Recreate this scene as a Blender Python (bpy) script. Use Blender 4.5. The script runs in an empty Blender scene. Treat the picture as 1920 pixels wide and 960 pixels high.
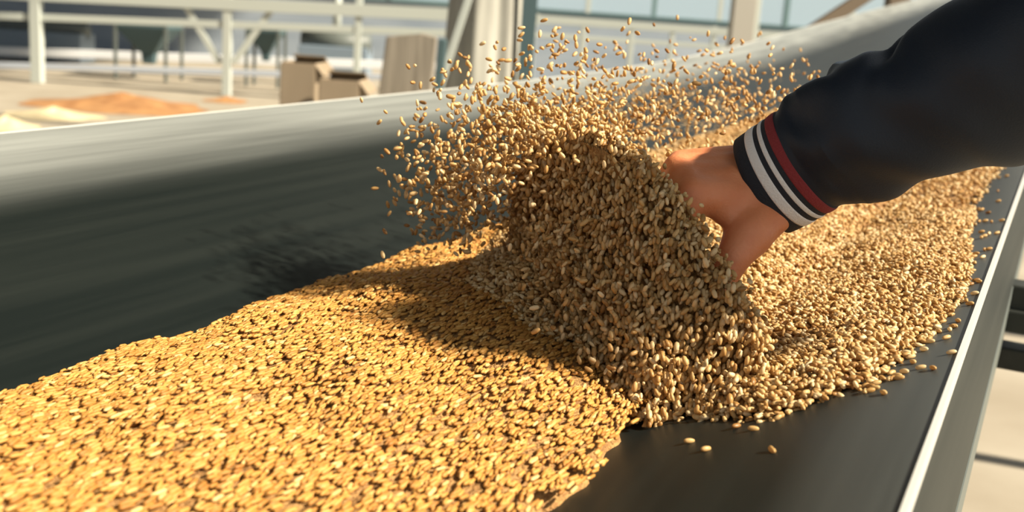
import bpy, bmesh, math
import numpy as np
from mathutils import Vector, Matrix

rng = np.random.default_rng(7)
SC = bpy.context.scene
COL = SC.collection

# ------------------------------------------------------------------ camera frame
F = 2000.0                       # focal length in pixels of the 1920 x 960 frame
PITCH, ROLL = math.radians(12), math.radians(4)
UP_C = np.array([math.sin(ROLL)*math.cos(PITCH), math.cos(ROLL)*math.cos(PITCH), -math.sin(PITCH)])
def ray(px, py):
    return np.array([(px-960)/F, (480-py)/F, 1.0])
D_C = ray(2022, 50); D_C /= np.linalg.norm(D_C)          # travel line of the belt
Y_C = D_C - (D_C@UP_C)*UP_C; Y_C /= np.linalg.norm(Y_C)
X_C = np.cross(UP_C, Y_C)
if X_C[0] < 0: X_C = -X_C
ROT = np.array([X_C, Y_C, UP_C])                          # camera axes -> world
CAM = np.array([0.0, 0.0, 1.35])
D_W = ROT@D_C                                             # belt direction in the world
INC = math.asin(D_W[2])
W_W = np.array([0, -math.sin(INC), math.cos(INC)])        # belt normal
def cam2w(c): return CAM + ROT@np.asarray(c, float)
def pix(px, py, depth): return cam2w(ray(px, py)*depth)

cam_d = bpy.data.cameras.new('camera'); cam = bpy.data.objects.new('camera', cam_d); COL.objects.link(cam)
cam_d.sensor_width = 36; cam_d.lens = 36*F/1920; cam_d.clip_start = .02; cam_d.clip_end = 400
M = Matrix.Identity(4)
ax, ay, az = ROT[:, 0], ROT[:, 1], -ROT[:, 2]
for i in range(3):
    M[i][0], M[i][1], M[i][2], M[i][3] = ax[i], ay[i], az[i], CAM[i]
cam.matrix_world = M
cam_d.dof.use_dof = True; cam_d.dof.focus_distance = 0.80; cam_d.dof.aperture_fstop = 7.5
SC.camera = cam

# ------------------------------------------------------------------ light
w = bpy.data.worlds.new('world'); SC.world = w; w.use_nodes = True
bgn = w.node_tree.nodes['Background']
bgn.inputs[0].default_value = (.93, .97, .98, 1); bgn.inputs[1].default_value = .70
SUN_AZ, SUN_EL = math.radians(8), math.radians(40)
sun_d = bpy.data.lights.new('sun', 'SUN'); sun = bpy.data.objects.new('sun', sun_d); COL.objects.link(sun)
sun_d.energy = 12.5; sun_d.angle = math.radians(2.4); sun_d.color = (1, .88, .70)
sdir = Vector((math.cos(SUN_EL)*math.cos(SUN_AZ), math.cos(SUN_EL)*math.sin(SUN_AZ), math.sin(SUN_EL)))
sun.rotation_euler = sdir.to_track_quat('Z', 'Y').to_euler(); sun.location = (4, 6, 9)
vs = SC.view_settings
vs.view_transform = 'Standard'; vs.look = 'None'; vs.exposure = 0.0; vs.gamma = 1; vs.use_curve_mapping = False

# ------------------------------------------------------------------ helpers
def mat(name, col, rough=.5, metal=0, noise=None, spec=.5, bump=None):
    """noise = (scale xyz, other colour, detail, low, high); bump = (scale, strength)"""
    m = bpy.data.materials.new(name); m.use_nodes = True
    nt = m.node_tree; b = nt.nodes['Principled BSDF']
    b.inputs['Base Color'].default_value = (*col, 1); b.inputs['Roughness'].default_value = rough
    b.inputs['Metallic'].default_value = metal; b.inputs['Specular IOR Level'].default_value = spec
    if noise:
        sc, c2, det, lo, hi = noise
        tc = nt.nodes.new('ShaderNodeTexCoord'); mp = nt.nodes.new('ShaderNodeMapping')
        mp.inputs['Scale'].default_value = sc
        n = nt.nodes.new('ShaderNodeTexNoise'); n.inputs['Detail'].default_value = det; n.inputs['Scale'].default_value = 1
        r = nt.nodes.new('ShaderNodeValToRGB')
        r.color_ramp.elements[0].position = lo; r.color_ramp.elements[0].color = (*col, 1)
        r.color_ramp.elements[1].position = hi; r.color_ramp.elements[1].color = (*c2, 1)
        L = nt.links
        L.new(tc.outputs['Object'], mp.inputs[0]); L.new(mp.outputs[0], n.inputs['Vector'])
        L.new(n.outputs['Fac'], r.inputs[0]); L.new(r.outputs[0], b.inputs['Base Color'])
    if bump:
        n2 = nt.nodes.new('ShaderNodeTexNoise'); n2.inputs['Scale'].default_value = bump[0]; n2.inputs['Detail'].default_value = 4
        bp = nt.nodes.new('ShaderNodeBump'); bp.inputs['Strength'].default_value = bump[1]; bp.inputs['Distance'].default_value = .01
        tc2 = nt.nodes.new('ShaderNodeTexCoord')
        nt.links.new(tc2.outputs['Object'], n2.inputs['Vector'])
        nt.links.new(n2.outputs['Fac'], bp.inputs['Height']); nt.links.new(bp.outputs[0], b.inputs['Normal'])
    return m

def link(o, parent=None):
    COL.objects.link(o)
    if parent is not None: o.parent = parent
    return o
def mesh_obj(name, verts, faces, m, parent=None, smooth=True):
    me = bpy.data.meshes.new(name)
    me.from_pydata([tuple(map(float, v)) for v in verts], [], faces); me.update()
    if smooth: me.shade_smooth()
    me.materials.append(m)
    return link(bpy.data.objects.new(name, me), parent)
def bm_obj(name, bm, m, parent=None, smooth=False):
    bmesh.ops.recalc_face_normals(bm, faces=bm.faces)
    me = bpy.data.meshes.new(name); bm.to_mesh(me); bm.free()
    if smooth: me.shade_smooth()
    me.materials.append(m)
    return link(bpy.data.objects.new(name, me), parent)
def empty(name, loc=(0, 0, 0), parent=None):
    o = bpy.data.objects.new(name, None); o.empty_display_size = .1; o.location = loc
    return link(o, parent)
def tag(o, label=None, cat=None, group=None, kind=None):
    for k, v in (('label', label), ('category', cat), ('group', group), ('kind', kind)):
        if v: o[k] = v
    return o
def beam(bm, p0, p1, wx, wz, up=(0, 0, 1)):
    """box of section wx x wz from p0 to p1"""
    p0, p1 = Vector(p0), Vector(p1); d = (p1-p0); L = d.length; d.normalize()
    u = Vector(up)
    if abs(d.dot(u)) > .98: u = Vector((HR[0], HR[1], 0))
    s = d.cross(u).normalized(); u = s.cross(d).normalized()
    vv = []
    for q in (p0, p1):
        for a, b in ((-1, -1), (1, -1), (1, 1), (-1, 1)):
            vv.append(bm.verts.new(q + s*(a*wx/2) + u*(b*wz/2)))
    for f in ((3, 2, 1, 0), (4, 5, 6, 7), (0, 1, 5, 4), (1, 2, 6, 5), (2, 3, 7, 6), (3, 0, 4, 7)):
        bm.faces.new([vv[i] for i in f])
def box_obj(name, p0, p1, wx, wz, m, parent=None, bev=.0, up=(0, 0, 1)):
    bm = bmesh.new(); beam(bm, p0, p1, wx, wz, up)
    if bev: bmesh.ops.bevel(bm, geom=bm.edges[:], offset=bev, segments=2, affect='EDGES', profile=.5)
    return bm_obj(name, bm, m, parent)
def tube(bm, p0, p1, r0, r1=None, n=16):
    r1 = r0 if r1 is None else r1
    p0, p1 = Vector(p0), Vector(p1); d = (p1-p0).normalized()
    a = d.orthogonal().normalized(); b = d.cross(a)
    rings = []
    for q, r in ((p0, r0), (p1, r1)):
        rings.append([bm.verts.new(q + (a*math.cos(2*math.pi*k/n) + b*math.sin(2*math.pi*k/n))*r) for k in range(n)])
    for k in range(n):
        bm.faces.new([rings[0][k], rings[0][(k+1) % n], rings[1][(k+1) % n], rings[1][k]])
    bm.faces.new(rings[0][::-1]); bm.faces.new(rings[1])
def grid_faces(nr, nc, closed=False):
    f = []
    for i in range(nr-1):
        for j in range(nc if closed else nc-1):
            k = (j+1) % nc
            f.append((i*nc+j, i*nc+k, (i+1)*nc+k, (i+1)*nc+j))
    return f

# hall axes: HF runs away from the camera along the floor, HR to its right
fw = ROT@np.array([0, 0, 1.0]); HF = np.array([fw[0], fw[1], 0]); HF /= np.linalg.norm(HF)
HR = np.array([HF[1], -HF[0], 0])
def hall(a, b, z): return CAM*np.array([1, 1, 0]) + HR*a + HF*b + np.array([0, 0, z])
def bgp(px, py, D):
    """point seen at a pixel on the upright plane D metres away"""
    r = ROT@ray(px, py); t = D/(r@HF); return CAM + r*t
def on_floor(px, py, z=0.0):
    r = ROT@ray(px, py); return CAM + r*((z-CAM[2])/r[2])

# ------------------------------------------------------------------ materials
M_FLOOR = mat('concrete_floor', (.255, .22, .165), .85, noise=((1.2, 1.2, 1.2), (.35, .315, .25), 6, .35, .7))
M_WALL = mat('hall_wall', (.22, .27, .33), .8, noise=((.4, .4, 2), (.32, .37, .43), 3, .3, .7))
M_ROOF = mat('roof_sheet', (.07, .075, .075), .8)
M_STEEL = mat('pale_painted_steel', (.42, .455, .42), .5)
M_STEEL2 = mat('grey_steel', (.10, .115, .105), .5)
M_DARK = mat('dark_teal_machinery', (.05, .09, .10), .6)
M_FRAME = mat('conveyor_steel', (.016, .019, .016), .6, noise=((30, 1.5, 30), (.028, .031, .026), 4, .35, .7), spec=.3)
M_EDGE = mat('pale_belt_edge', (.45, .45, .42), .4)
M_ROLL = mat('roller_steel', (.16, .16, .14), .35, metal=.8)
M_CARD = mat('cardboard', (.20, .155, .10), .85, noise=((3, 3, 1), (.28, .22, .15), 4, .3, .7))
M_CARDIN = mat('cardboard_inside', (.12, .09, .06), .9)
M_BOARD = mat('weathered_board', (.15, .13, .10), .8, noise=((25, 25, 1.2), (.27, .24, .19), 5, .35, .65))
M_TARP = mat('grey_tarpaulin', (.17, .165, .14), .7, noise=((6, 6, .6), (.36, .355, .31), 4, .4, .62))
M_SKIN = mat('skin', (.58, .19, .075), .5, noise=((45, 45, 45), (.66, .245, .11), 4, .35, .7), bump=(420, .12))
b = M_SKIN.node_tree.nodes['Principled BSDF']; b.inputs['Subsurface Weight'].default_value = .25
b.inputs['Subsurface Radius'].default_value = (1, .35, .2); b.inputs['Subsurface Scale'].default_value = .006
M_NAVY = mat('navy_cloth', (.0055, .0105, .020), .55, bump=(900, .10), spec=.35)
b = M_NAVY.node_tree.nodes['Principled BSDF']; b.inputs['Sheen Weight'].default_value = .03; b.inputs['Sheen Tint'].default_value = (.4, .6, .9, 1)
M_CUFF = mat('navy_rib_knit', (.008, .011, .018), .8, bump=(700, .3))
M_WHITE = mat('white_rib_knit', (.70, .68, .66), .8, bump=(700, .3))
M_RED = mat('red_rib_knit', (.20, .018, .022), .8, bump=(700, .3))

def belt_material():
    m = bpy.data.materials.new('dusty_rubber_belt_lit_rims'); m.use_nodes = True
    nt = m.node_tree; L = nt.links; b = nt.nodes['Principled BSDF']
    tc = nt.nodes.new('ShaderNodeTexCoord'); mp = nt.nodes.new('ShaderNodeMapping'); mp.inputs['Scale'].default_value = (38, 1.1, 38)
    n = nt.nodes.new('ShaderNodeTexNoise'); n.inputs['Scale'].default_value = 1; n.inputs['Detail'].default_value = 5
    L.new(tc.outputs['Object'], mp.inputs[0]); L.new(mp.outputs[0], n.inputs['Vector'])
    r = nt.nodes.new('ShaderNodeValToRGB'); L.new(n.outputs['Fac'], r.inputs[0])
    e = r.color_ramp.elements
    e[0].position = .36; e[0].color = (.0055, .0085, .008, 1); e[1].position = .85; e[1].color = (.013, .0165, .0145, 1)
    # pale band on both rims: the lip's sunlit sheen put into the colour
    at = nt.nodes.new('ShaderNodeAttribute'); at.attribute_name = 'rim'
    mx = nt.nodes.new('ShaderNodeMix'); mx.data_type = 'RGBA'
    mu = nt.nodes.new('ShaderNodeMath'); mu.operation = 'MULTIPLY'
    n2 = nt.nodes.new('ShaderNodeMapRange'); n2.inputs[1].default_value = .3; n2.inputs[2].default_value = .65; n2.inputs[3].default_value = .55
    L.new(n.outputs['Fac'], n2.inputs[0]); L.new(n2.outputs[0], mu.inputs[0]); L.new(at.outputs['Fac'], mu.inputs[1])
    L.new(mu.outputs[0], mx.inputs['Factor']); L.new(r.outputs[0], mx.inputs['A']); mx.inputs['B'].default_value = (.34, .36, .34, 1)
    L.new(mx.outputs['Result'], b.inputs['Base Color'])
    rr = nt.nodes.new('ShaderNodeMapRange'); rr.inputs[3].default_value = .42; rr.inputs[4].default_value = .50
    L.new(n.outputs['Fac'], rr.inputs[0]); L.new(rr.outputs[0], b.inputs['Roughness'])
    b.inputs['Specular IOR Level'].default_value = .28
    return m
M_BELT = belt_material()

def grain_material(name, source, ramp=((0, (.34, .165, .046)), (.25, (.57, .34, .115)), (.70, (.70, .485, .215)), (1, (.84, .68, .41))), rough=.40, tl=.34):
    m = bpy.data.materials.new(name); m.use_nodes = True
    nt = m.node_tree; L = nt.links; b = nt.nodes['Principled BSDF']
    if source == 'island': g = nt.nodes.new('ShaderNodeNewGeometry'); out = g.outputs['Random Per Island']
    else: g = nt.nodes.new('ShaderNodeObjectInfo'); out = g.outputs['Random']
    r = nt.nodes.new('ShaderNodeValToRGB'); L.new(out, r.inputs[0]); e = r.color_ramp.elements
    while len(e) < len(ramp): e.new(.5)
    for q, (po, co) in zip(e, ramp): q.position = po; q.color = (*co, 1)
    L.new(r.outputs[0], b.inputs['Base Color'])
    b.inputs['Roughness'].default_value = rough; b.inputs['Specular IOR Level'].default_value = .45
    tr = nt.nodes.new('ShaderNodeBsdfTranslucent'); L.new(r.outputs[0], tr.inputs[0])
    ms = nt.nodes.new('ShaderNodeMixShader'); ms.inputs[0].default_value = tl
    L.new(b.outputs[0], ms.inputs[1]); L.new(tr.outputs[0], ms.inputs[2])
    L.new(ms.outputs[0], nt.nodes['Material Output'].inputs['Surface'])
    return m
M_GRAIN = grain_material('wheat_grains', 'island')
M_STREAM = grain_material('stream_grains', 'island', ((0, (.36, .15, .026)), (.4, (.49, .235, .046)), (.85, (.57, .30, .070)), (1, (.72, .48, .19))), .6, .15)
M_GRAIN1 = grain_material('wheat_grain', 'object')
M_BED = mat('wheat_bed', (.24, .115, .03), .7, noise=((330, 90, 330), (.42, .235, .075), 4, .35, .65), bump=(260, .8))

# ------------------------------------------------------------------ belt geometry: v across, u along, w along the belt normal, camera at 0
PV = np.array([-1.05, -1.01, -.97, -.925, -.88, -.79, -.70, -.64, -.58, -.54, -.50, -.375, -.25, -.22, -.19, -.113, -.036])
PW = np.array([-.180, -.1825, -.187, -.195, -.206, -.228, -.251, -.266, -.278, -.2835, -.285, -.285, -.285, -.279, -.268, -.2395, -.210])
CU = np.array([-9, 2.15, 2.8, 3.26, 3.87, 4.69, 5.88, 7.77, 20]); CW = np.array([0, 0, .010, .025, .057, .107, .176, .281, .96])
def prof(v): return np.interp(v, PV, PW)
def rise(u): return np.interp(u, CU, CW)
def bw(v, u, w):
    """belt coordinates -> world (arrays welcome)"""
    v, u, w = np.broadcast_arrays(np.asarray(v, float), np.asarray(u, float), np.asarray(w, float))
    w = w + rise(u)
    return CAM + v[..., None]*np.array([1.0, 0, 0]) + u[..., None]*D_W + w[..., None]*W_W
def to_belt(P):
    q = np.asarray(P) - CAM; return q[..., 0], q@D_W, q@W_W
SL, SR = -.600, -.213
def stream_w(v, u):
    """top of the grain lying on the belt, below the hand"""
    t = (v-SL)/(SR-SL)
    top = -.274 + .012*t + .024*np.clip(1-(2*t-1)**2, -1, 1)
    return top + .0025*np.sin(v*55+u*9)*np.sin(u*21+1) + .0015*np.sin(u*47+v*30)
def surf_w(v, u):
    """grain or bare belt, whichever is higher (below the heap)"""
    return np.maximum(prof(v), np.where((v > SL) & (v < SR), stream_w(v, u), -9))
def hit(px, py, off=0.0, fn=surf_w):
    """where the view through a pixel meets the grain or the belt, in belt coordinates"""
    r = ROT@ray(px, py); r /= np.linalg.norm(r)
    t = np.arange(.25, 7, .0008); P = r[None, :]*t[:, None]
    v, u, ww = P[:, 0], P@D_W, P@W_W
    ok = (ww < fn(v, u) + rise(u) + off) & (v > -1.05) & (v < -.036)
    i = np.argmax(ok); return v[i], u[i], ww[i]-rise(u[i])

# ------------------------------------------------------------------ the hall
def struct(o): o['kind'] = 'structure'; return o
bm = bmesh.new()
vs4 = [bm.verts.new(hall(a, b, 0)) for a, b in ((-45, -12), (30, -12), (30, 60), (-45, 60))]
bm.faces.new(vs4); struct(bm_obj('floor', bm, M_FLOOR))
struct(box_obj('ceiling', hall(-20, -10, 12.0), hall(-20, 34, 12.0), 48, .2, M_ROOF))
# far wall: solid below, window band above
DW = 30.0
struct(box_obj('wall_far', hall(-30, DW, .95), hall(14, DW, .95), .2, 1.9, M_WALL))
struct(box_obj('wall_upper', hall(-30, DW, 8.8), hall(14, DW, 8.8), .2, 6.4, M_WALL))

# ------------------------------------------------------------------ conveyor
conv = empty('conveyor', bw(-.55, 1.2, -1.25)); conv.location.z = 0
tag(conv, 'long dark rubber trough conveyor belt carrying wheat grain', 'conveyor')
def place(o):
    """keep world coordinates under the conveyor's Empty"""
    o.matrix_parent_inverse = Matrix.Translation(conv.location).inverted(); return o
vv = np.interp(np.linspace(0, 1, 61), np.linspace(0, 1, len(PV)), PV)
vv = np.linspace(-1.05, -.036, 90)
ww = prof(vv)
k = np.array([.25, .5, .25])
for _ in range(3): ww[1:-1] = np.convolve(ww, k, 'valid')
uu = np.concatenate([np.linspace(-1.2, 2.0, 25), np.linspace(2.1, 16.0, 70)])
rs = rise(uu)
for _ in range(4): rs[1:-1] = np.convolve(rs, k, 'valid')
TH = .0035
top = np.array([CAM + v*np.array([1., 0, 0]) + u*D_W + (w_+r_)*W_W for u, r_ in zip(uu, rs) for v, w_ in zip(vv, ww)])
bot = top - W_W*.012
nv = len(vv); fs = grid_faces(len(uu), nv); n0 = len(top)
fs2 = [tuple(n0+i for i in f[::-1]) for f in fs]
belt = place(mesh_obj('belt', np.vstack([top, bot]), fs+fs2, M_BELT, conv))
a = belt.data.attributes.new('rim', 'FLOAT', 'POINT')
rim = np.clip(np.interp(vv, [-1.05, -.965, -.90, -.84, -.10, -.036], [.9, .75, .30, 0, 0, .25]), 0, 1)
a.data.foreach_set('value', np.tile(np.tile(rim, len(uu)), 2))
for side, (ve, we) in enumerate(((vv[0]-.001, ww[0]), (vv[-1]+.001, ww[-1]))):
    V = []
    for u, r_ in zip(uu, rs):
        c = CAM + ve*np.array([1., 0, 0]) + u*D_W + (we+r_)*W_W
        for dx, dz in ((-.0014, -.013), (-.0014, .0012), (.0014, .0012), (.0014, -.013)):
            V.append(c + dx*np.array([1., 0, 0]) + dz*W_W)
    place(mesh_obj('belt_edge', V, grid_faces(len(uu), 4, True), M_EDGE, conv, smooth=False))['label'] = 'pale worn edge of the belt'
def strip(name, section, m, u0=-1.2, u1=16.0):
    """a rail of the given cross section (v, w points) along the belt"""
    sel = [i for i, u in enumerate(uu) if u0 <= u <= u1]; V = []
    for i in sel:
        for v, w_ in section: V.append(CAM + v*np.array([1., 0, 0]) + uu[i]*D_W + (w_+rs[i])*W_W)
    n = len(section); f = grid_faces(len(sel), n, True)
    f.append(tuple(range(n))[::-1]); f.append(tuple((len(sel)-1)*n+j for j in range(n)))
    return place(mesh_obj(name, V, f, m, conv, smooth=False))
for e, t0, g in ((-.0365, -.2225, 1), (-1.0495, -.1925, -1)):
    strip('side_plate', [(e-.003*g, t0), (e+.001*g, t0), (e+.0125*g, t0-.115), (e+.0085*g, t0-.115)], M_FRAME)
    strip('stringer', [(e-.03*g, t0-.116), (e+.0135*g, t0-.116), (e+.0135*g, t0-.132), (e+.0115*g, t0-.20), (e-.03*g, t0-.20)], M_STEEL2)
# idlers: three rollers on a bracket under the belt, arms out to the side
for u in (-.35, .62, 1.55, 2.6, 3.7, 4.8, 6.0, 7.5, 9.5, 12):
    P = lambda v, w_: tuple(bw(v, u, w_))
    for p0, p1 in (((-1.0, -.222), (-.60, -.313)), ((-.52, -.335), (-.24, -.335)), ((-.20, -.31), (-.05, -.255))):
        bm = bmesh.new(); tube(bm, P(*p0), P(*p1), .028, n=20); place(bm_obj('roller', bm, M_ROLL, conv, True))
    place(box_obj('bracket', P(-1.10, -.385), P(.02, -.385), .07, .03, M_FRAME, conv, .003))
    place(box_obj('bracket_arm', P(-.035, -.36), P(.62, -.36), .05, .045, M_FRAME, conv, .003))
    place(box_obj('bracket_arm', P(-.035, -.44), P(.62, -.44), .05, .03, M_FRAME, conv, .003))
for u in (.1, 2.0, 4.0, 6.0, 9.0, 13.0):
    for v in (-1.08, .66):
        p = bw(v, u, -.36); place(box_obj('leg', (p[0], p[1], 0), tuple(p), .07, .07, M_FRAME, conv, .004))
strip('walkway_rail', [(.60, -.345), (.68, -.345), (.68, -.43), (.60, -.43)], M_FRAME, .55, 16)

# ------------------------------------------------------------------ grain
def grain_template(n, rings):
    """plump kernel, long axis x, crease along the belly"""
    V = [(-.5, 0, 0)]
    for r_ in rings:
        rad = math.sqrt(max(0, 1-(2*r_)**2))**.85*(1-.12*r_)
        for k_ in range(n):
            a_ = 2*math.pi*k_/n; y = math.cos(a_)*rad*.5; z = math.sin(a_)*rad*.44
            if n >= 8 and k_ == 0: y *= .72
            V.append((r_, y, z))
    V.append((.5, 0, 0)); Fc = []
    for k_ in range(n): Fc.append((0, 1+(k_+1) % n, 1+k_))
    for i in range(len(rings)-1):
        for k_ in range(n):
            p, q = 1+i*n+k_, 1+i*n+(k_+1) % n
            Fc.append((p, q, q+n)); Fc.append((p, q+n, p+n))
    e_ = len(V)-1; o_ = 1+(len(rings)-1)*n
    for k_ in range(n): Fc.append((o_+k_, o_+(k_+1) % n, e_))
    return np.array(V), np.array(Fc)
T_MID = grain_template(6, (-.33, 0, .33))
T_LOW = grain_template(5, (-.25, .25))
T_FINE = grain_template(10, (-.44, -.3, -.1, .1, .3, .44))
LEN, WID = .0068, .0034
def unit(a): return a/np.maximum(np.linalg.norm(a, axis=-1, keepdims=True), 1e-9)
def grains(name, P, X, template=T_MID, length=LEN, width=WID, parent=None, m=None):
    """many kernels at P with long axis X as ONE mesh"""
    T, Fc = template; N = len(P); X = unit(X)
    R = unit(rng.normal(size=(N, 3))); Y = unit(np.cross(R, X)); Z = np.cross(X, Y)
    s = rng.normal(1, .10, N).clip(.75, 1.25)
    L_ = (length*s)[:, None, None]; Wd = (width*s*rng.normal(1, .08, N).clip(.8, 1.2))[:, None, None]
    V = P[:, None, :] + X[:, None, :]*T[None, :, 0:1]*L_ + Y[:, None, :]*T[None, :, 1:2]*Wd + Z[:, None, :]*T[None, :, 2:3]*Wd
    Fa = (Fc[None] + (np.arange(N)*len(T))[:, None, None]).reshape(-1, 3)
    me = bpy.data.meshes.new(name)
    me.vertices.add(N*len(T)); me.vertices.foreach_set('co', V.reshape(-1))
    me.loops.add(Fa.size); me.loops.foreach_set('vertex_index', Fa.reshape(-1).astype(np.int32))
    me.polygons.add(len(Fa)); me.polygons.foreach_set('loop_start', np.arange(0, Fa.size, 3, dtype=np.int32))
    me.polygons.foreach_set('use_smooth', np.ones(len(Fa), bool))
    me.update(); me.validate()
    me.materials.append(m or M_GRAIN)
    return link(bpy.data.objects.new(name, me), parent)

def surface_object(name, v, u, wfun, m):
    """a bed of grain as a closed-looking sheet over the belt"""
    V = []; 
    for uu_ in u:
        for v_ in v: V.append((v_, uu_))
    V = np.array(V); W_ = wfun(V[:, 0], V[:, 1])
    return mesh_obj(name, bw(V[:, 0], V[:, 1], W_), grid_faces(len(u), len(v)), m)

# --- the running stream in front
def edge_noise(u, s): return .006*np.sin(u*31+s) + .004*np.sin(u*83+2*s) + .003*np.sin(u*170+s)
U0, U1 = .12, 1.25
tv = np.linspace(0, 1, 50); tu = np.linspace(U0, U1, 170)
V = []
for u in tu:
    l, r_ = SL+.006+edge_noise(u, 1), SR-.008+edge_noise(u, 4)
    for t in tv:
        v = l+(r_-l)*t; V.append((v, u))
V = np.array(V)
W_ = stream_w(V[:, 0], V[:, 1])-.0022
e = np.tile(np.minimum(tv, 1-tv), len(tu)); W_ -= .02*np.clip(1-e/.02, 0, 1)
stream = mesh_obj('wheat_stream', bw(V[:, 0], V[:, 1], W_), grid_faces(len(tu), len(tv)), M_BED)
tag(stream, 'flat golden stream of wheat grain running along the dark belt', 'wheat', kind='stuff')
N = 27000
u = U0+(U1-U0)*rng.random(N)**1.0; v = SL+edge_noise(u, 1)+(SR+edge_noise(u, 4)-SL-edge_noise(u, 1))*rng.random(N)
P = bw(v, u, stream_w(v, u)+rng.normal(-.0003, .0007, N))
X = D_W[None]*1.0 + rng.normal(size=(N, 3))*np.array([.20, .12, .10])
grains('stream_grains', P, X, T_LOW, .0098, .0029, stream, M_STREAM)['kind'] = 'stuff'

# --- grain piled round and behind the hand, spread over the near wing
PATCH_PIX = [(1195, 765), (1300, 775), (1450, 775), (1560, 735), (1640, 708), (1700, 662), (1770, 600), (1812, 545), (1826, 500), (1822, 430), (1838, 370), (1880, 310)]
PB = np.array([hit(px, py, .006, lambda v, u: prof(v)) for px, py in PATCH_PIX])

LEFT_PIX = [(1490, 188), (1400, 222), (1300, 252), (1200, 285), (1100, 330), (1000, 390), (930, 432)]
LB = np.array([hit(px, py, .004) for px, py in LEFT_PIX])
POLY = np.vstack([PB[:, :2], [[-.085, 15.0], [-.60, 15.0], [-.62, 3.6]], LB[:, :2], [[-.45, .80], [-.33, .70]]])
def inside(v, u):
    c = np.zeros(len(v), bool); n = len(POLY)
    for i in range(n):
        (x0, y0), (x1, y1) = POLY[i], POLY[(i+1) % n]
        with np.errstate(divide='ignore', invalid='ignore'):
            c ^= ((y0 > u) != (y1 > u)) & (v < (x1-x0)*(u-y0)/(y1-y0)+x0)
    return c
def edge_dist(v, u):
    d = np.full(len(v), 9.0); n = len(POLY); p = np.stack([v, u], 1)
    for i in range(n):
        a_, b_ = POLY[i], POLY[(i+1) % n]; ab = b_-a_
        t = np.clip(((p-a_)@ab)/max(ab@ab, 1e-9), 0, 1)
        d = np.minimum(d, np.linalg.norm(p-(a_+t[:, None]*ab), axis=1))
    return d
def bed_w(v, u):
    d = edge_dist(v, u)
    t = .020*(1-np.exp(-d/.035)) + .004*np.sin(v*40+2)*np.sin(u*23)*np.clip(d/.05, 0, 1)
    s = np.where(v > SL, np.where(v < SR, stream_w(v, u), stream_w(np.full_like(v, SR), u)-.25*(v-SR)), -9)
    s = np.maximum(s, prof(v))
    return s + np.clip(t, .0005, 1)
def sample_poly(n, u0, u1):
    v = np.empty(0); u = np.empty(0)
    while len(v) < n:
        a_ = -.7+.68*rng.random(n); b_ = u0+(u1-u0)*rng.random(n); k_ = inside(a_, b_)
        v = np.concatenate([v, a_[k_]]); u = np.concatenate([u, b_[k_]])
    return v[:n], u[:n]
gv = np.linspace(-.70, -.03, 90); gu = np.concatenate([np.linspace(.60, 1.4, 110), np.linspace(1.42, 4.6, 90), np.linspace(4.7, 15, 60)])
GV, GU = np.meshgrid(gv, gu); fv, fu = GV.ravel(), GU.ravel()
ins = inside(fv, fu) & (edge_dist(fv, fu) > .006)
fa = [f for f in grid_faces(len(gu), len(gv)) if all(ins[i] for i in f)]
used = sorted({i for f in fa for i in f}); ix = {o_: k_ for k_, o_ in enumerate(used)}
bedv = bw(fv[used], fu[used], bed_w(fv[used], fu[used])-.0045)
bed = mesh_obj('wheat_bed', bedv, [tuple(ix[i] for i in f) for f in fa], M_BED)
tag(bed, 'wheat grain banked up around the hand and back along the belt', 'wheat', kind='stuff')
def bed_grains(name, n, u0, u1, tmpl, length, width, layers):
    v, u = sample_poly(n, u0, u1)
    P = bw(v, u, bed_w(v, u)-rng.random(n)**1.5*layers+.001)
    X = rng.normal(size=(n, 3))*np.array([1, 1, .45])
    return grains(name, P, X, tmpl, length, width, bed)
bed_grains('bed_grains', 27000, .60, 1.40, T_MID, LEN, WID, .005)['kind'] = 'stuff'
bed_grains('bed_grains', 26000, 1.38, 5.0, T_LOW, LEN*1.25, WID*1.3, .004)['kind'] = 'stuff'

# --- the tossed heap: rows run from the far left end of its crest to the near right end
def sp(px, py, off=.002): v, u, w_ = hit(px, py, off); return bw(v, u, w_)
ROWS = [  # crest, middle and foot of the face, as seen
    ((985, 290, .93), (968, 380, .955), (960, 470)),
    ((1040, 258, .895), (1020, 400, .90), (1010, 535)),
    ((1105, 245, .86), (1080, 430, .85), (1068, 610)),
    ((1185, 280, .805), (1150, 490, .795), (1130, 695)),
    ((1262, 350, .770), (1222, 570, .755), (1205, 755)),
    ((1338, 470, .750), (1300, 640, .735), (1295, 772)),
    ((1402, 570, .735), (1375, 690, .725), (1375, 778)),
    ((1436, 655, .725), (1430, 720, .715), (1440, 775)),
]
view_h = np.array([fw[0], fw[1], 0]); view_h /= np.linalg.norm(view_h)
G = []
for cr, mi, ft in ROWS:
    c, m_, f_ = pix(*cr), pix(*mi), sp(*ft)
    hgt = max(c[2]-f_[2], .02)
    b1 = c + view_h*.030 - np.array([0, 0, .40*hgt]); b2 = c + view_h*.065 - np.array([0, 0, 1.0*hgt])
    q = (m_+(c+m_)/2*0+m_)/2
    up_ = c*.55+m_*.45 - view_h*.010
    G.append([f_ - np.array([0, 0, .012]), f_*.5+m_*.5, m_, up_, c, b1, b2])
G = np.array(G)
def upsample(A, n, axis):
    A = np.moveaxis(A, axis, 0); k_ = len(A); t = np.linspace(0, k_-1, n); i = np.clip(t.astype(int), 0, k_-2); f = (t-i)[:, None, None]
    g = lambda j: A[np.clip(j, 0, k_-1)]
    p0, p1, p2, p3 = g(i-1), g(i), g(i+1), g(i+2)
    R = .5*((2*p1)+(-p0+p2)*f+(2*p0-5*p1+4*p2-p3)*f**2+(-p0+3*p1-3*p2+p3)*f**3)
    return np.moveaxis(R, 0, axis)
H = upsample(upsample(G, 60, 0), 56, 1)
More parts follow.
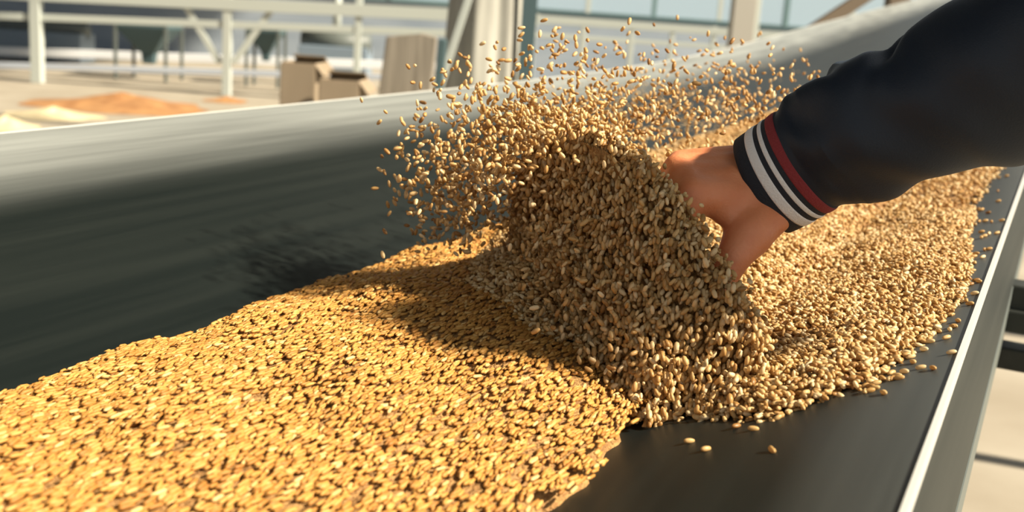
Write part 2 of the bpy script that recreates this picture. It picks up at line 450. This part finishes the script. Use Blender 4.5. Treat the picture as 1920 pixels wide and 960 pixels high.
H += (np.sin(H@np.array([61., 40, 22]))*.0025 + np.sin(H@np.array([-90., 71, 130]))*.0018)[..., None]*np.array([.3, -.8, .5])
nr, nc = H.shape[:2]
dI = np.gradient(H, axis=0); dJ = np.gradient(H, axis=1); NRM = np.cross(dI, dJ)
area = np.linalg.norm(NRM, axis=-1); NRM = unit(NRM)
if (NRM[nr//2, 10]@view_h) > 0: NRM = -NRM
core = mesh_obj('wheat_heap', (H-NRM*.014).reshape(-1, 3), grid_faces(nr, nc), M_BED)
tag(core, 'steep heap of wheat grain scooped up in front of the hand', 'wheat', kind='stuff')
def heap_points(n, j0=0, j1=1.0):
    pr = area.copy(); cols = np.linspace(0, 1, nc); pr[:, (cols < j0) | (cols > j1)] = 0
    pr = pr.ravel()/pr.sum(); k_ = rng.choice(nr*nc, n, p=pr); i, j = np.divmod(k_, nc)
    a_ = rng.random(n)-.5; b_ = rng.random(n)-.5
    P = H[i, j] + dI[i, j]*a_[:, None] + dJ[i, j]*b_[:, None]
    return P, NRM[i, j], unit(dJ[i, j]), j/nc
n = 12000
P, NN, TJ, jj = heap_points(n)
P = P + NN*(rng.normal(-.0028, .0050, n) + rng.exponential(.0022, n)*(rng.random(n) < .4))[:, None]
X = TJ*1.0 + rng.normal(size=(n, 3))*.42
grains('heap_grains', P, X, T_MID, LEN*1.02, WID*1.04, core)['kind'] = 'stuff'

# --- grains in the air: (count, centre px, py, depth, spread in px, py, depth)
def cloud(n, cx, cy, cz, sx, sy, sz, lim=None):
    x, y, z = rng.normal(cx, sx, n), rng.normal(cy, sy, n), rng.normal(cz, sz, n)
    if lim:
        k_ = (x > lim[0]) & (x < lim[2]) & (y > lim[1]) & (y < lim[3]); x, y, z = x[k_], y[k_], z[k_]
    return np.stack([x, y, z], 1)
C = [cloud(800, 1010, 300, .90, 75, 48, .035), cloud(560, 925, 335, .93, 70, 60, .035), cloud(330, 850, 375, .95, 45, 62, .035, (690, 200, 1000, 480)),
     cloud(110, 800, 310, .95, 60, 65, .03, (690, 190, 960, 480)),
     cloud(460, 1030, 220, .93, 90, 25, .03), cloud(260, 1010, 160, .97, 100, 50, .04, (750, 40, 1300, 260)),
     cloud(320, 1055, 540, .83, 42, 75, .02), cloud(200, 1105, 600, .79, 45, 65, .02), cloud(220, 1180, 640, .755, 50, 60, .012),
     cloud(620, 1230, 215, 1.15, 140, 42, .12, (980, 60, 1560, 330)), cloud(320, 1390, 185, 1.35, 110, 45, .15, (1000, 60, 1540, 300)),
     cloud(110, 1200, 120, 1.15, 150, 40, .12, (900, 30, 1540, 300))]
SEEN = [(765, 125), (778, 123), (880, 122), (872, 155), (712, 318), (716, 293), (750, 287), (763, 299), (775, 265), (740, 380), (770, 352), (768, 466), (711, 229), (756, 231), (790, 225), (762, 246),
        (822, 262), (824, 275), (860, 242), (835, 228), (815, 158), (830, 155), (1160, 100), (1195, 62), (1180, 40), (1020, 38), (945, 92)]
C.append(np.array([(x, y, .95+.03*rng.random()) for x, y in SEEN]))
C = np.vstack(C)
AIR = np.array([pix(*c) for c in C])
v, u, w_ = to_belt(AIR)
keep = (w_ > surf_w(v, u)+rise(u)+.004)
C, AIR = C[keep], AIR[keep]
# the loosest ones are single things: sparse neighbourhood first
big = C[:, 2] < 1.02
dmin = np.array([np.partition(np.hypot(C[:, 0]-c[0], C[:, 1]-c[1]), 3)[3] for c in C])
dmin[-len(SEEN):] += 1000
order = np.argsort(-(dmin*big))
single = order[:200]; rest = np.setdiff1d(np.arange(len(C)), single)
air = grains('tossed_wheat', AIR[rest], rng.normal(size=(len(rest), 3))*np.array([1, 1, 1.3]), T_MID, LEN, WID)
tag(air, 'dense spray of wheat grains flung up around the heap', 'wheat', kind='stuff')

T, Fc = T_FINE
gm = bpy.data.meshes.new('wheat_grain'); gm.from_pydata([tuple(p) for p in T*np.array([LEN, WID, WID])], [], [tuple(map(int, f)) for f in Fc]); gm.update(); gm.shade_smooth(); gm.materials.append(M_GRAIN1)
def single_grain(P, X, label, group, up=None, s=1.0):
    o = bpy.data.objects.new('wheat_grain', gm); COL.objects.link(o)
    X = Vector(X).normalized(); R = Vector(up) if up is not None else Vector(rng.normal(size=3))
    Y = R.cross(X).normalized(); Z = X.cross(Y)
    m_ = Matrix((X, Y, Z)).transposed().to_4x4(); m_.translation = Vector(P); o.matrix_world = m_ @ Matrix.Scale(s, 4)
    return tag(o, label, 'grain', group)
def where(px, py):
    """what a flying grain is seen against"""
    if px < 860:
        if py < 150: return 'wheat grain flying at upper left, in front of the wooden board', 'grains in front of the board'
        if py < 235: return 'wheat grain flying left of the heap against the grey far rim', 'grains against the far rim'
        if py < 330: return 'wheat grain flying left of the heap against upper dark belt wing', 'grains against the upper wing'
        return 'wheat grain falling left of the heap just above the stream edge', 'grains above the stream edge'
    if py < 215:
        if px < 985: return 'wheat grain flying high in front of the cloth wrapped pillar', 'grains in front of the pillar'
        if py < 110: return 'wheat grain flying high in front of the pale railing', 'grains in front of the railing'
        return 'wheat grain flying over the crest of the heap against the far rim', 'grains above the crest'
    if px > 1180 and py < 330: return 'wheat grain in the air behind the hand', 'grains flying behind the hand'
    if py < 440: return 'wheat grain flying loose at the left shoulder of the heap', 'grains at the left shoulder of the heap'
    if px < 1080: return 'wheat grain dropping in shade between the heap and the stream', 'grains dropping beside the heap'
    return 'wheat grain falling in front of the shaded heap face', 'grains in front of the heap face'
for i in single:
    lab, grp = where(C[i, 0], C[i, 1])
    if i == single[np.argmin(C[single, 0])]: lab = 'wheat grain flying farthest left of all, over the dark belt wing'
    if i == single[np.argmin(C[single, 1])]: lab = 'wheat grain flying highest of all above the heap'
    single_grain(AIR[i], rng.normal(size=3)*np.array([1, 1, 1.2]), lab, grp, s=float(rng.normal(1.03, .08)))
# grains lying by themselves on the bare belt below the heap
LONE = [(1232, 792, 'wheat grain lying on bare belt beside the lower tip of the heap'), (1292, 831, 'plump wheat grain lying on bare belt, leftmost of the three lowest'),
        (1323, 846, 'wheat grain lying on bare belt, middle one of the three lowest'), (1447, 848, 'dim wheat grain lying on bare belt, rightmost of the three lowest'),
        (1380, 803, 'wheat grain lying just below the heap foot, left one of a pair'), (1412, 808, 'wheat grain lying just below the heap foot, right one of a pair')]
for px, py, lab in LONE:
    v, u, w_ = hit(px, py); P = bw(v, u, w_+.0017); a_ = rng.random()*6.28
    single_grain(P, (math.cos(a_), math.sin(a_), .0), lab, 'lone grains below the heap', s=1.05)
# grains strewn on the near wing past the edge of the bank
n_ = 0
while n_ < 60:
    px, py = rng.uniform(1560, 1915), rng.uniform(290, 740)
    v, u, w_ = hit(px, py, 0, lambda v, u: prof(v))
    if v > -.04 or w_ < -.28 or inside(np.array([v]), np.array([u]))[0]: continue
    d = edge_dist(np.array([v]), np.array([u]))[0]
    if rng.random() > math.exp(-d/.014): continue
    a_ = rng.random()*6.28
    single_grain(bw(v, u, w_+.0016), (math.cos(a_), math.sin(a_), .35*math.cos(a_)), 'wheat grain strewn on the near belt wing ' + ('under the sleeve' if py < 400 else 'close to the pale belt edge' if py < 560 else 'past the lower edge of the bank'), 'grains strewn on the near wing'); n_ += 1
# thin scatter on the far wing beyond the heap
px = rng.normal(1240, 150, 900); py = rng.normal(215, 42, 900); pts = []
for x_, y_ in zip(px, py):
    if x_ < 960 or y_ < 120: continue
    v, u, w_ = hit(x_, y_)
    if -1.0 < v and u > 1.0: pts.append(bw(v, u, w_+.0017))
pts = np.array(pts)
sc_ = grains('scattered_wheat', pts, rng.normal(size=(len(pts), 3))*np.array([1, 1, .2]), T_LOW, LEN*1.1, WID*1.15)
tag(sc_, 'thin scatter of wheat grains on the grey far wing of the belt', 'wheat', kind='stuff')


# ------------------------------------------------------------------ the arm
def capsule(bm, p0, r0, p1, r1):
    for p, r_ in ((p0, r0), (p1, r1)):
        m_ = Matrix.Translation(Vector(p)); bmesh.ops.create_icosphere(bm, subdivisions=3, radius=r_, matrix=m_)
    tube(bm, p0, p1, r0, r1, 20)
bm = bmesh.new()
def chain(pts):
    for (a0, a1) in zip(pts[:-1], pts[1:]): capsule(bm, pix(*a0[:3]), a0[3], pix(*a1[:3]), a1[3])
# metacarpals fan out from the wrist, fingers bend down into the grain
chain([(1514, 306, .803, .029), (1440, 362, .812, .021), (1375, 372, .803, .017), (1300, 366, .792, .0145), (1246, 440, .795, .0115), (1232, 505, .802, .010), (1240, 555, .808, .0085)])
chain([(1514, 302, .805, .029), (1435, 338, .822, .022), (1365, 342, .818, .018), (1282, 338, .812, .0145), (1226, 420, .815, .0118), (1210, 495, .822, .0102), (1220, 550, .828, .0085)])
chain([(1512, 298, .806, .029), (1425, 320, .834, .020), (1355, 322, .834, .0165), (1272, 320, .832, .0135), (1218, 400, .836, .011), (1204, 470, .842, .0098), (1214, 522, .846, .0082)])
chain([(1510, 296, .807, .028), (1415, 308, .842, .0165), (1350, 306, .846, .0140), (1275, 308, .848, .0118), (1232, 375, .852, .0095), (1220, 430, .856, .0086), (1228, 470, .86, .0075)])
# thumb with its fleshy base on the near side, pointing down
chain([(1490, 330, .808, .020), (1444, 384, .810, .0175), (1404, 438, .795, .0190), (1378, 478, .786, .0135), (1345, 535, .786, .0112), (1322, 575, .790, .0090)])
for a0, a1 in (((1440, 350, .817, .024), (1318, 354, .804, .0155)), ((1430, 330, .828, .023), (1306, 331, .824, .0150)), ((1420, 314, .838, .019), (1302, 314, .841, .0135)),
               ((1300, 362, .794, .0142), (1285, 338, .812, .0142)), ((1282, 338, .812, .0142), (1272, 320, .832, .0135)), ((1272, 320, .832, .013), (1275, 308, .848, .0118))):
    capsule(bm, pix(*a0[:3]), a0[3], pix(*a1[:3]), a1[3])
capsule(bm, pix(1484, 376, .810), .0135, pix(1420, 425, .800), .017)
capsule(bm, pix(1420, 368, .808), .020, pix(1360, 395, .797), .012)   # web between thumb and forefinger
capsule(bm, pix(1500, 308, .806), .029, pix(1620, 240, .782), .033); capsule(bm, pix(1620, 240, .782), .033, pix(1980, 85, .705), .044)
ELB, SHO = cam2w((.43, .17, .66)), cam2w((.60, .36, .52))
capsule(bm, pix(1980, 85, .705), .042, ELB, .046); capsule(bm, ELB, .046, SHO, .055)
person = bm_obj('person', bm, M_SKIN, None, True)
md = person.modifiers.new('skin', 'REMESH'); md.mode = 'VOXEL'; md.voxel_size = .0022; md.use_smooth_shade = True
md = person.modifiers.new('soft', 'SMOOTH'); md.factor = .5; md.iterations = 16
tag(person, 'person in navy jacket reaching in from the right, hand plunged into the wheat', 'person')

def frames(path):
    T_ = unit(np.gradient(path, axis=0)); up0 = np.array([0, 0, 1.0]); A_ = []; B_ = []
    for t in T_:
        s_ = unit(np.cross(t, up0)); A_.append(s_); B_.append(np.cross(s_, t))
    return T_, np.array(A_), np.array(B_)
def spline(pts, n):
    A_ = np.array(pts)[:, None, :]; return upsample(A_, n, 0)[:, 0]
AX = [pix(1395, 368, .832), pix(1450, 337, .818), pix(1510, 300, .803), pix(1580, 256, .788), pix(1680, 208, .768), pix(1800, 150, .745), pix(1960, 90, .715), ELB, (ELB+SHO)/2, SHO]
path = spline(AX, 260); seg = np.concatenate([[0], np.cumsum(np.linalg.norm(np.diff(path, axis=0), axis=1))])
def at_s(s_): return np.array([np.interp(s_, seg, path[:, k_]) for k_ in range(3)]).T
S_CUFF = seg[np.argmin(np.linalg.norm(path-pix(1434, 346, .822), axis=1))]
NA = 96; th = np.linspace(0, 2*math.pi, NA, endpoint=False)
def loft(name, s_, rad, m_, parent, squash=1.0, inner=0.0025):
    c = at_s(s_); T_, A_, B_ = frames(c)
    R_ = rad if rad.ndim == 2 else np.repeat(rad[:, None], NA, 1)
    V_ = c[:, None, :] + R_[..., None]*(A_[:, None, :]*np.cos(th)[None, :, None]*squash + B_[:, None, :]*np.sin(th)[None, :, None])
    inn = c[:, None, :] + (R_-inner)[..., None]*(A_[:, None, :]*np.cos(th)[None, :, None]*squash + B_[:, None, :]*np.sin(th)[None, :, None])
    n_ = len(s_); VV = np.vstack([V_.reshape(-1, 3), inn.reshape(-1, 3)]); Fq = grid_faces(n_, NA, True)
    off = n_*NA; Fq += [tuple(off+i for i in f[::-1]) for f in grid_faces(n_, NA, True)]
    for r0 in (0, (n_-1)*NA):
        for k_ in range(NA):
            q = (k_+1) % NA; f = (r0+k_, off+r0+k_, off+r0+q, r0+q); Fq.append(f if r0 == 0 else f[::-1])
    return mesh_obj(name, VV, Fq, m_, parent)
px2m = .82/F
# cuff: knit band with white, white and red rings
s0 = S_CUFF
def band(name, a_, b_, r0, r1, m_, parent, bulge=.0008):
    s_ = np.linspace(s0+a_, s0+b_, 9); t = np.linspace(0, 1, 9)
    return loft(name, s_, r0+(r1-r0)*t+bulge*np.sqrt(np.clip(1-(2*t-1)**2, 0, 1)), m_, parent, .92)
CR0, CR1 = .0418, .0424
CL = .0415
def cr(x_): return CR0+(CR1-CR0)*x_/CL
cuff = band('cuff', 0, CL, CR0, CR1, M_CUFF, person, .0006)
for a_, b_, m_, lab in ((.0115, .0195, M_WHITE, 'broad white stripe'), (.0235, .0270, M_WHITE, 'narrow white stripe'), (.0305, .0375, M_RED, 'dark red stripe')):
    st = band('stripe', a_, b_, cr(a_)+.0007, cr(b_)+.0007, m_, cuff, .0004); st['label'] = lab
# sleeve: blouses over the cuff, then widens with soft folds
s_ = np.concatenate([np.linspace(s0+CL-.006, s0+CL+.02, 24), np.linspace(s0+CL+.021, seg[-1]-.001, 190)])
x_ = s_-s0-CL
base = np.interp(x_, [-.01, 0, .006, .02, .045, .075, .105, .15, .21, .30, .45, .8], [.041, .0425, .0455, .050, .0545, .0555, .0565, .0615, .068, .068, .072, .085])
X2, TH2 = np.meshgrid(x_, th, indexing='ij')
top_w = np.clip(np.sin(TH2), 0, 1)
R_ = np.repeat(base[:, None], NA, 1)
g_ = lambda c, s: np.exp(-((X2-c)/s)**2)
R_ = R_ + top_w**1.2*(-.0085*np.clip(X2/.03, 0, 1)*np.clip((.30-X2)/.1, 0, 1) + .0065*g_(.045, .020) - .0075*g_(.083, .010) + .003*g_(.150, .035))
R_ = R_ + np.clip(-np.sin(TH2), 0, 1)**2*(.001*g_(.03, .03)-.002*g_(.06, .03)+.010*g_(.125, .038))
R_ = R_ + .0035*np.sin(TH2*5+X2*60+1)*np.exp(-np.abs(X2-.02)/.03)*np.clip(X2/.01, 0, 1)
for c0, t0, wd, am, tilt in ((.022, 1.9, .006, .0045, .020), (.036, 1.5, .007, -.0050, -.016), (.050, 2.3, .006, .0035, .022), (.030, 2.9, .006, -.0035, .018), (.088, 1.2, .007, -.0045, .03), (.135, -1.2, .009, -.004, .06), (.16, 2.2, .012, .004, -.04)):
    R_ = R_ + am*np.exp(-((X2-c0-tilt*(TH2-t0))/wd)**2)*np.exp(-((np.angle(np.exp(1j*(TH2-t0))))/.65)**2)
R_ = R_ + .0018*np.sin(X2*130+2.2*np.sin(TH2+.6)*2)*np.clip(X2/.03, 0, 1)*np.exp(-X2/.16)
R_ = R_ + .0014*np.sin(X2*55-TH2*3+.7)*np.clip(X2/.05, 0, 1)
loft('jacket_sleeve', s_, R_, M_NAVY, person, .95)

# ------------------------------------------------------------------ background of the hall
def px_box(name, a, b, D, thick, depth, m, parent=None, bev=.004):
    """a straight member between two pixels on the upright plane D metres off, thick in pixels"""
    t = thick*D/F
    p0, p1 = bgp(a[0], a[1], D), bgp(b[0], b[1], D)
    d_ = unit(p1-p0); s_ = np.cross(d_, HF)
    return box_obj(name, p0, p1, depth, t, m, parent, bev, up=tuple(s_))
def post_to_floor(name, px, py, D, thick, m, parent):
    p = bgp(px, py, D); t = thick*D/F
    return box_obj(name, (p[0], p[1], 0), tuple(p), t, t, m, parent, .006)
DG = 17.0
g1 = empty('steel_gallery', bgp(425, 140, DG)*np.array([1, 1, 0]))
tag(g1, 'pale steel gallery frame with diagonal braces at far left of hall', 'framework')
inv = lambda o, e_: (setattr(o, 'matrix_parent_inverse', Matrix.Translation(e_.location).inverted()), o)[1]
for x, t in ((66, 19), (428, 15), (676, 12), (-260, 17)): inv(post_to_floor('post', x, -60, DG, t, M_STEEL, g1), g1)
inv(px_box('beam', (-300, -28), (1010, 36), DG, 22, .16, M_STEEL, g1), g1)
inv(px_box('rail', (-300, 18), (860, 63), DG, 13, .08, M_STEEL, g1), g1)
inv(px_box('brace', (345, 6), (412, 118), DG, 11, .07, M_STEEL, g1), g1)
inv(px_box('brace', (512, 14), (438, 118), DG, 11, .07, M_STEEL, g1), g1)
# kerb and machinery behind the gallery
kerb = struct(px_box('trim_1', (-200, 88), (900, 128), 21.0, 14, .3, mat('white_kerb', (.74, .77, .80), .6)))
kerb2 = struct(px_box('trim_2', (-200, 116), (900, 150), 18.5, 10, .25, mat('grey_kerb', (.40, .44, .50), .7)))
def floor_z(o): return o
def hopper(px, py, D, wpx, hpx, m, label):
    """funnel on a frame: wide square mouth, narrow spout"""
    e_ = empty('hopper', bgp(px, py, D)*np.array([1, 1, 0])); k_ = D/F; c = bgp(px, py, D)
    bm = bmesh.new(); rings = []
    for z_, hw in ((0, .5), (-.12, .5), (-.75, .12), (-1.0, .10)):
        rings.append([bm.verts.new(c + HR*a_*hw*wpx*k_ + HF*b_*hw*wpx*k_ + np.array([0, 0, z_*hpx*k_])) for a_, b_ in ((-1, -1), (1, -1), (1, 1), (-1, 1))])
    for r0, r1 in zip(rings[:-1], rings[1:]):
        for q in range(4): bm.faces.new([r0[q], r0[(q+1) % 4], r1[(q+1) % 4], r1[q]])
    inv(bm_obj('funnel', bm, m, e_), e_)
    for a_ in (-.48, .48):
        for b_ in (-.48, .48):
            p = c + HR*a_*wpx*k_ + HF*b_*wpx*k_
            inv(box_obj('leg', (p[0], p[1], 0), (p[0], p[1], p[2]-.05), .05, .05, M_STEEL2, e_), e_)
    tag(e_, label, 'hopper'); return e_
hopper(280, 42, 19.5, 95, 75, M_DARK, 'dark funnel hopper behind the gallery frame at far left')
hopper(500, 52, 19.8, 60, 60, M_DARK, 'smaller dark funnel hopper right of the crossed braces')
def machine(px0, px1, py, D, label, m):
    """low housing: body, sloped hood, pipe"""
    a_, b_ = bgp(px0, py, D), bgp(px1, py, D); c = (a_+b_)/2; wdt = np.linalg.norm(b_-a_); hgt = c[2]
    e_ = empty('machine', c*np.array([1, 1, 0]))
    p0, p1 = a_.copy(), b_.copy(); p0[2] = p1[2] = hgt*.36
    inv(box_obj('body', p0+HF*.4, p1+HF*.4, .8, hgt*.72, m, e_, .02), e_)
    p0[2] = p1[2] = hgt*.80
    bm = bmesh.new(); tube(bm, p0+HF*.4, p1+HF*.4, hgt*.22, n=24); inv(bm_obj('drum', bm, M_STEEL2, e_, True), e_)
    bm = bmesh.new(); q = c+HF*.4; tube(bm, (q[0], q[1], hgt*.9), (q[0], q[1], hgt+1.2), .09); inv(bm_obj('pipe', bm, M_STEEL, e_, True), e_)
    tag(e_, label, 'machine')
M_MACH = mat('blue_grey_machine', (.17, .22, .27), .5)
machine(-40, 150, 36, 23, 'blue grey machine with a drum behind the leftmost post', M_MACH)
machine(560, 690, 62, 23, 'blue grey machine with a drum behind the cardboard box', M_MACH)
# piles on the floor at the left
def pile(name, px, py, rx, ry, h_, m, label):
    c = on_floor(px, py); n_, k_ = 40, 14; V_ = []; 
    for i in range(k_):
        r_ = i/(k_-1)
        for j in range(n_):
            a_ = 2*math.pi*j/n_; q = 1+.10*math.sin(3*a_+px)+.06*math.sin(7*a_)
            V_.append(c + HR*math.cos(a_)*rx*r_*q + HF*math.sin(a_)*ry*r_*q + np.array([0, 0, h_*(1-r_)**1.3*(1+.12*math.sin(9*r_+4*a_))+.004]))
    tag(mesh_obj(name, V_, grid_faces(k_, n_, True), m), label, 'pile', kind='stuff')
M_PILE1 = mat('orange_grain_pile', (.25, .115, .04), .9, noise=((4, 4, 4), (.38, .20, .075), 5, .35, .65))
M_PILE2 = mat('pale_grain_pile', (.48, .40, .24), .9, noise=((4, 4, 4), (.58, .50, .32), 5, .35, .65))
pile('grain_pile', 230, 200, 1.15, 1.1, .17, M_PILE1, 'low orange pile of grain on the hall floor')
pile('grain_pile', 100, 218, .55, .5, .10, M_PILE2, 'pale pile of grain nearest the belt on the hall floor')
pile('grain_pile', 10, 240, .35, .4, .12, M_PILE2, 'pale pile of grain on the floor at far left')
pile('grain_pile', 425, 190, .32, .4, .07, M_PILE1, 'small flat orange spill of grain left of the cardboard box')
ZP = .68
struct(box_obj('floor_platform', hall(-1.55, 6.3, ZP/2), hall(-.30, 6.3, ZP/2), 1.7, ZP, M_FLOOR, None, .01))
# open cardboard box, standing board, wrapped column
def prism(name, pixels, D, depth, m, parent=None, to_floor=False):
    """solid with the outline of the given pixels on the plane D metres away, depth metres thick"""
    P_ = [bgp(x, y, D) for x, y in pixels]
    if to_floor:
        for q in P_:
            if q[2] < .95: q[2] = ZP
    bm = bmesh.new(); A_ = [bm.verts.new(q) for q in P_]; B_ = [bm.verts.new(q+HF*depth) for q in P_]
    bm.faces.new(A_); bm.faces.new(B_[::-1]); n_ = len(P_)
    for i in range(n_): bm.faces.new([A_[i], B_[i], B_[(i+1) % n_], A_[(i+1) % n_]])
    bmesh.ops.bevel(bm, geom=bm.edges[:], offset=.006, segments=1, affect='EDGES')
    return bm_obj(name, bm, m, parent)
def floor_below(px, py, D): q = bgp(px, py, D); q[2] = 0; return q
def open_box(label, x0, x1, ytop, D, depth, lean, cat_m):
    """four cardboard walls with open flaps on top"""
    e_ = empty('cardboard_box', floor_below((x0+x1)/2, 200, D)+np.array([0, 0, ZP]))
    a_, b_ = bgp(x0, ytop, D), bgp(x1, ytop+(x1-x0)*.07, D); zt = a_[2]-ZP; a_[2] = b_[2] = ZP
    up_ = np.array([0, 0, zt]); c_, d_ = a_+HF*depth, b_+HF*depth
    for q0, q1 in ((a_, b_), (b_, d_), (d_, c_), (c_, a_)):
        inv(box_obj('wall_panel', q0+up_/2, q1+up_/2, .012, zt, cat_m, e_), e_)
    for q0, q1, o_ in ((a_, b_, HF*.13+np.array([0, 0, -.02])), (c_, d_, -HF*.10+np.array([0, 0, .035])), (a_, c_, HR*.03+np.array([0, 0, -.10])), (b_, d_, HR*.05+np.array([0, 0, -.06]))):
        V_ = [q0+up_, q1+up_, q1+up_+o_, q0+up_+o_]
        f_ = mesh_obj('flap', V_+[q+np.array([0, 0, .008]) for q in V_], [(0, 1, 2, 3), (7, 6, 5, 4), (0, 4, 5, 1), (1, 5, 6, 2), (2, 6, 7, 3), (3, 7, 4, 0)], cat_m, e_, False); inv(f_, e_)
    tag(e_, label, 'box'); return e_
open_box('tall open cardboard box with flaps, left of its lower neighbour', 528, 590, 118, 6.0, .40, 0, M_CARD)
open_box('lower open cardboard box with dark mouth beside the standing board', 600, 672, 150, 5.6, .34, 0, M_CARD)
bd = prism('wooden_board', [(724, 68), (778, 66), (790, 62), (818, 70), (802, 215), (700, 225)], 6.2, .10, M_BOARD, None, True)
tag(bd, 'weathered grey wooden board standing upright behind the belt', 'board')
q = bgp(818, 70, 6.2)
for nm, pxs, D_, dp, m_, lb, ct in (('plank', [(822, 72), (838, 74), (822, 215), (806, 215)], 6.32, .06, M_DARK, 'narrow dark plank leaning against the wooden board', 'plank'),):
    tag(prism(nm, pxs, D_, dp, m_, None, True), lb, ct)
# wrapped column: folds of cloth around a pillar, wider towards its foot
c = bgp(905, 100, 7.4); e_ = empty('wrapped_column', (c[0], c[1], 0)); V_ = []; zz = np.linspace(0, 5.0, 24); n_ = 72
for z_ in zz:
    r_ = (62+max(0, 1.9-z_)*10)*7.4/F
    for j in range(n_):
        a_ = 2*math.pi*j/n_; rr_ = r_*(1+.07*math.sin(7*a_+z_*.6)+.04*math.sin(13*a_))
        V_.append(np.array([c[0], c[1], z_]) + HR*math.cos(a_)*rr_ + HF*math.sin(a_)*rr_)
inv(mesh_obj('cloth_wrap', V_, grid_faces(len(zz), n_, True), M_TARP, e_), e_)
inv(box_obj('dark_strip', bgp(966, 400, 7.25)*np.array([1, 1, 0]), bgp(966, 400, 7.25)*np.array([1, 1, 0])+np.array([0, 0, 5.0]), .09, .10, M_DARK, e_), e_)
inv(px_box('strut', (822, 170), (884, -20), 7.0, 13, .05, M_STEEL, e_), e_)
tag(e_, 'thick pillar wrapped in grey cloth with a pale slanting strut', 'column')
# right railing and window wall
DR = 14.0
g2 = empty('railing', floor_below(1190, 80, DR)); tag(g2, 'pale railing with thin posts below the windows right of the pillar', 'railing')
for x, t in ((1000, 12), (1096, 10), (1186, 9), (1262, 9), (1340, 9)): inv(post_to_floor('post', x, 40 if x < 1100 else 50, DR, t, M_STEEL, g2), g2)
inv(px_box('rail', (985, 34), (1500, 70), DR, 14, .08, M_STEEL, g2), g2)
inv(px_box('rail', (985, 64), (1500, 98), DR, 8, .06, M_STEEL, g2), g2)
inv(px_box('rail', (985, 20), (1500, 56), DR+.3, 7, .05, M_DARK, g2), g2)
colm = post_to_floor('column', 1402, -60, 12.0, 40, mat('beige_column', (.40, .38, .33), .7), None)
tag(colm, 'beige square steel column in front of the bright windows', 'column')
strip_ = post_to_floor('pipe', 1430, -60, 12.0, 9, M_STEEL, None); tag(strip_, 'pale slim downpipe running beside the beige column', 'pipe')
def glass():
    m = bpy.data.materials.new('frosted_pane'); m.use_nodes = True; nt = m.node_tree; L = nt.links
    t1 = nt.nodes.new('ShaderNodeBsdfTransparent'); t1.inputs[0].default_value = (.95, 1.0, .99, 1)
    t2 = nt.nodes.new('ShaderNodeBsdfTranslucent'); t2.inputs[0].default_value = (.8, .92, .9, 1)
    ms = nt.nodes.new('ShaderNodeMixShader'); ms.inputs[0].default_value = .12
    L.new(t1.outputs[0], ms.inputs[1]); L.new(t2.outputs[0], ms.inputs[2]); L.new(ms.outputs[0], nt.nodes['Material Output'].inputs['Surface']); return m
M_GLASS = glass(); M_MULL = mat('teal_mullion', (.12, .20, .21), .5)
a_ = -29.0; n_ = 1
while a_ < 14:
    wn = empty('window_%d' % n_, hall(a_+.9, DW, 1.9)); wn['kind'] = 'structure'
    inv(box_obj('pane', hall(a_+.05, DW, 3.75), hall(a_+1.75, DW, 3.75), .02, 3.6, M_GLASS, wn), wn)
    inv(box_obj('mullion', hall(a_, DW-.05, 1.9), hall(a_, DW-.05, 5.6), .10 if n_ % 3 else .24, .12, M_MULL if n_ % 2 else M_STEEL, wn), wn)
    inv(box_obj('window_sill', hall(a_, DW-.05, 1.9), hall(a_+1.8, DW-.05, 1.9), .2, .10, M_MULL, wn), wn)
    a_ += 1.8; n_ += 1

M_TIMB = mat('brown_timber', (.16, .12, .08), .7)
tb = empty('timber_brace', floor_below(1690, 0, 9.0)); tag(tb, 'brown timber brace slanting up behind the far end of the belt', 'brace')
lo, hi = bgp(1125, 316, 9.0), bgp(1660, -32, 9.0); d_ = hi-lo
lo = lo - d_*(lo[2]-.03)/d_[2]; tp = bgp(1690, -51, 9.0)
inv(box_obj('strut', lo, tp, .10, 22*9/F, M_TIMB, tb), tb)
inv(box_obj('post', (tp[0], tp[1], 0), (tp[0], tp[1], 11.7), .16, .16, M_TIMB, tb), tb)
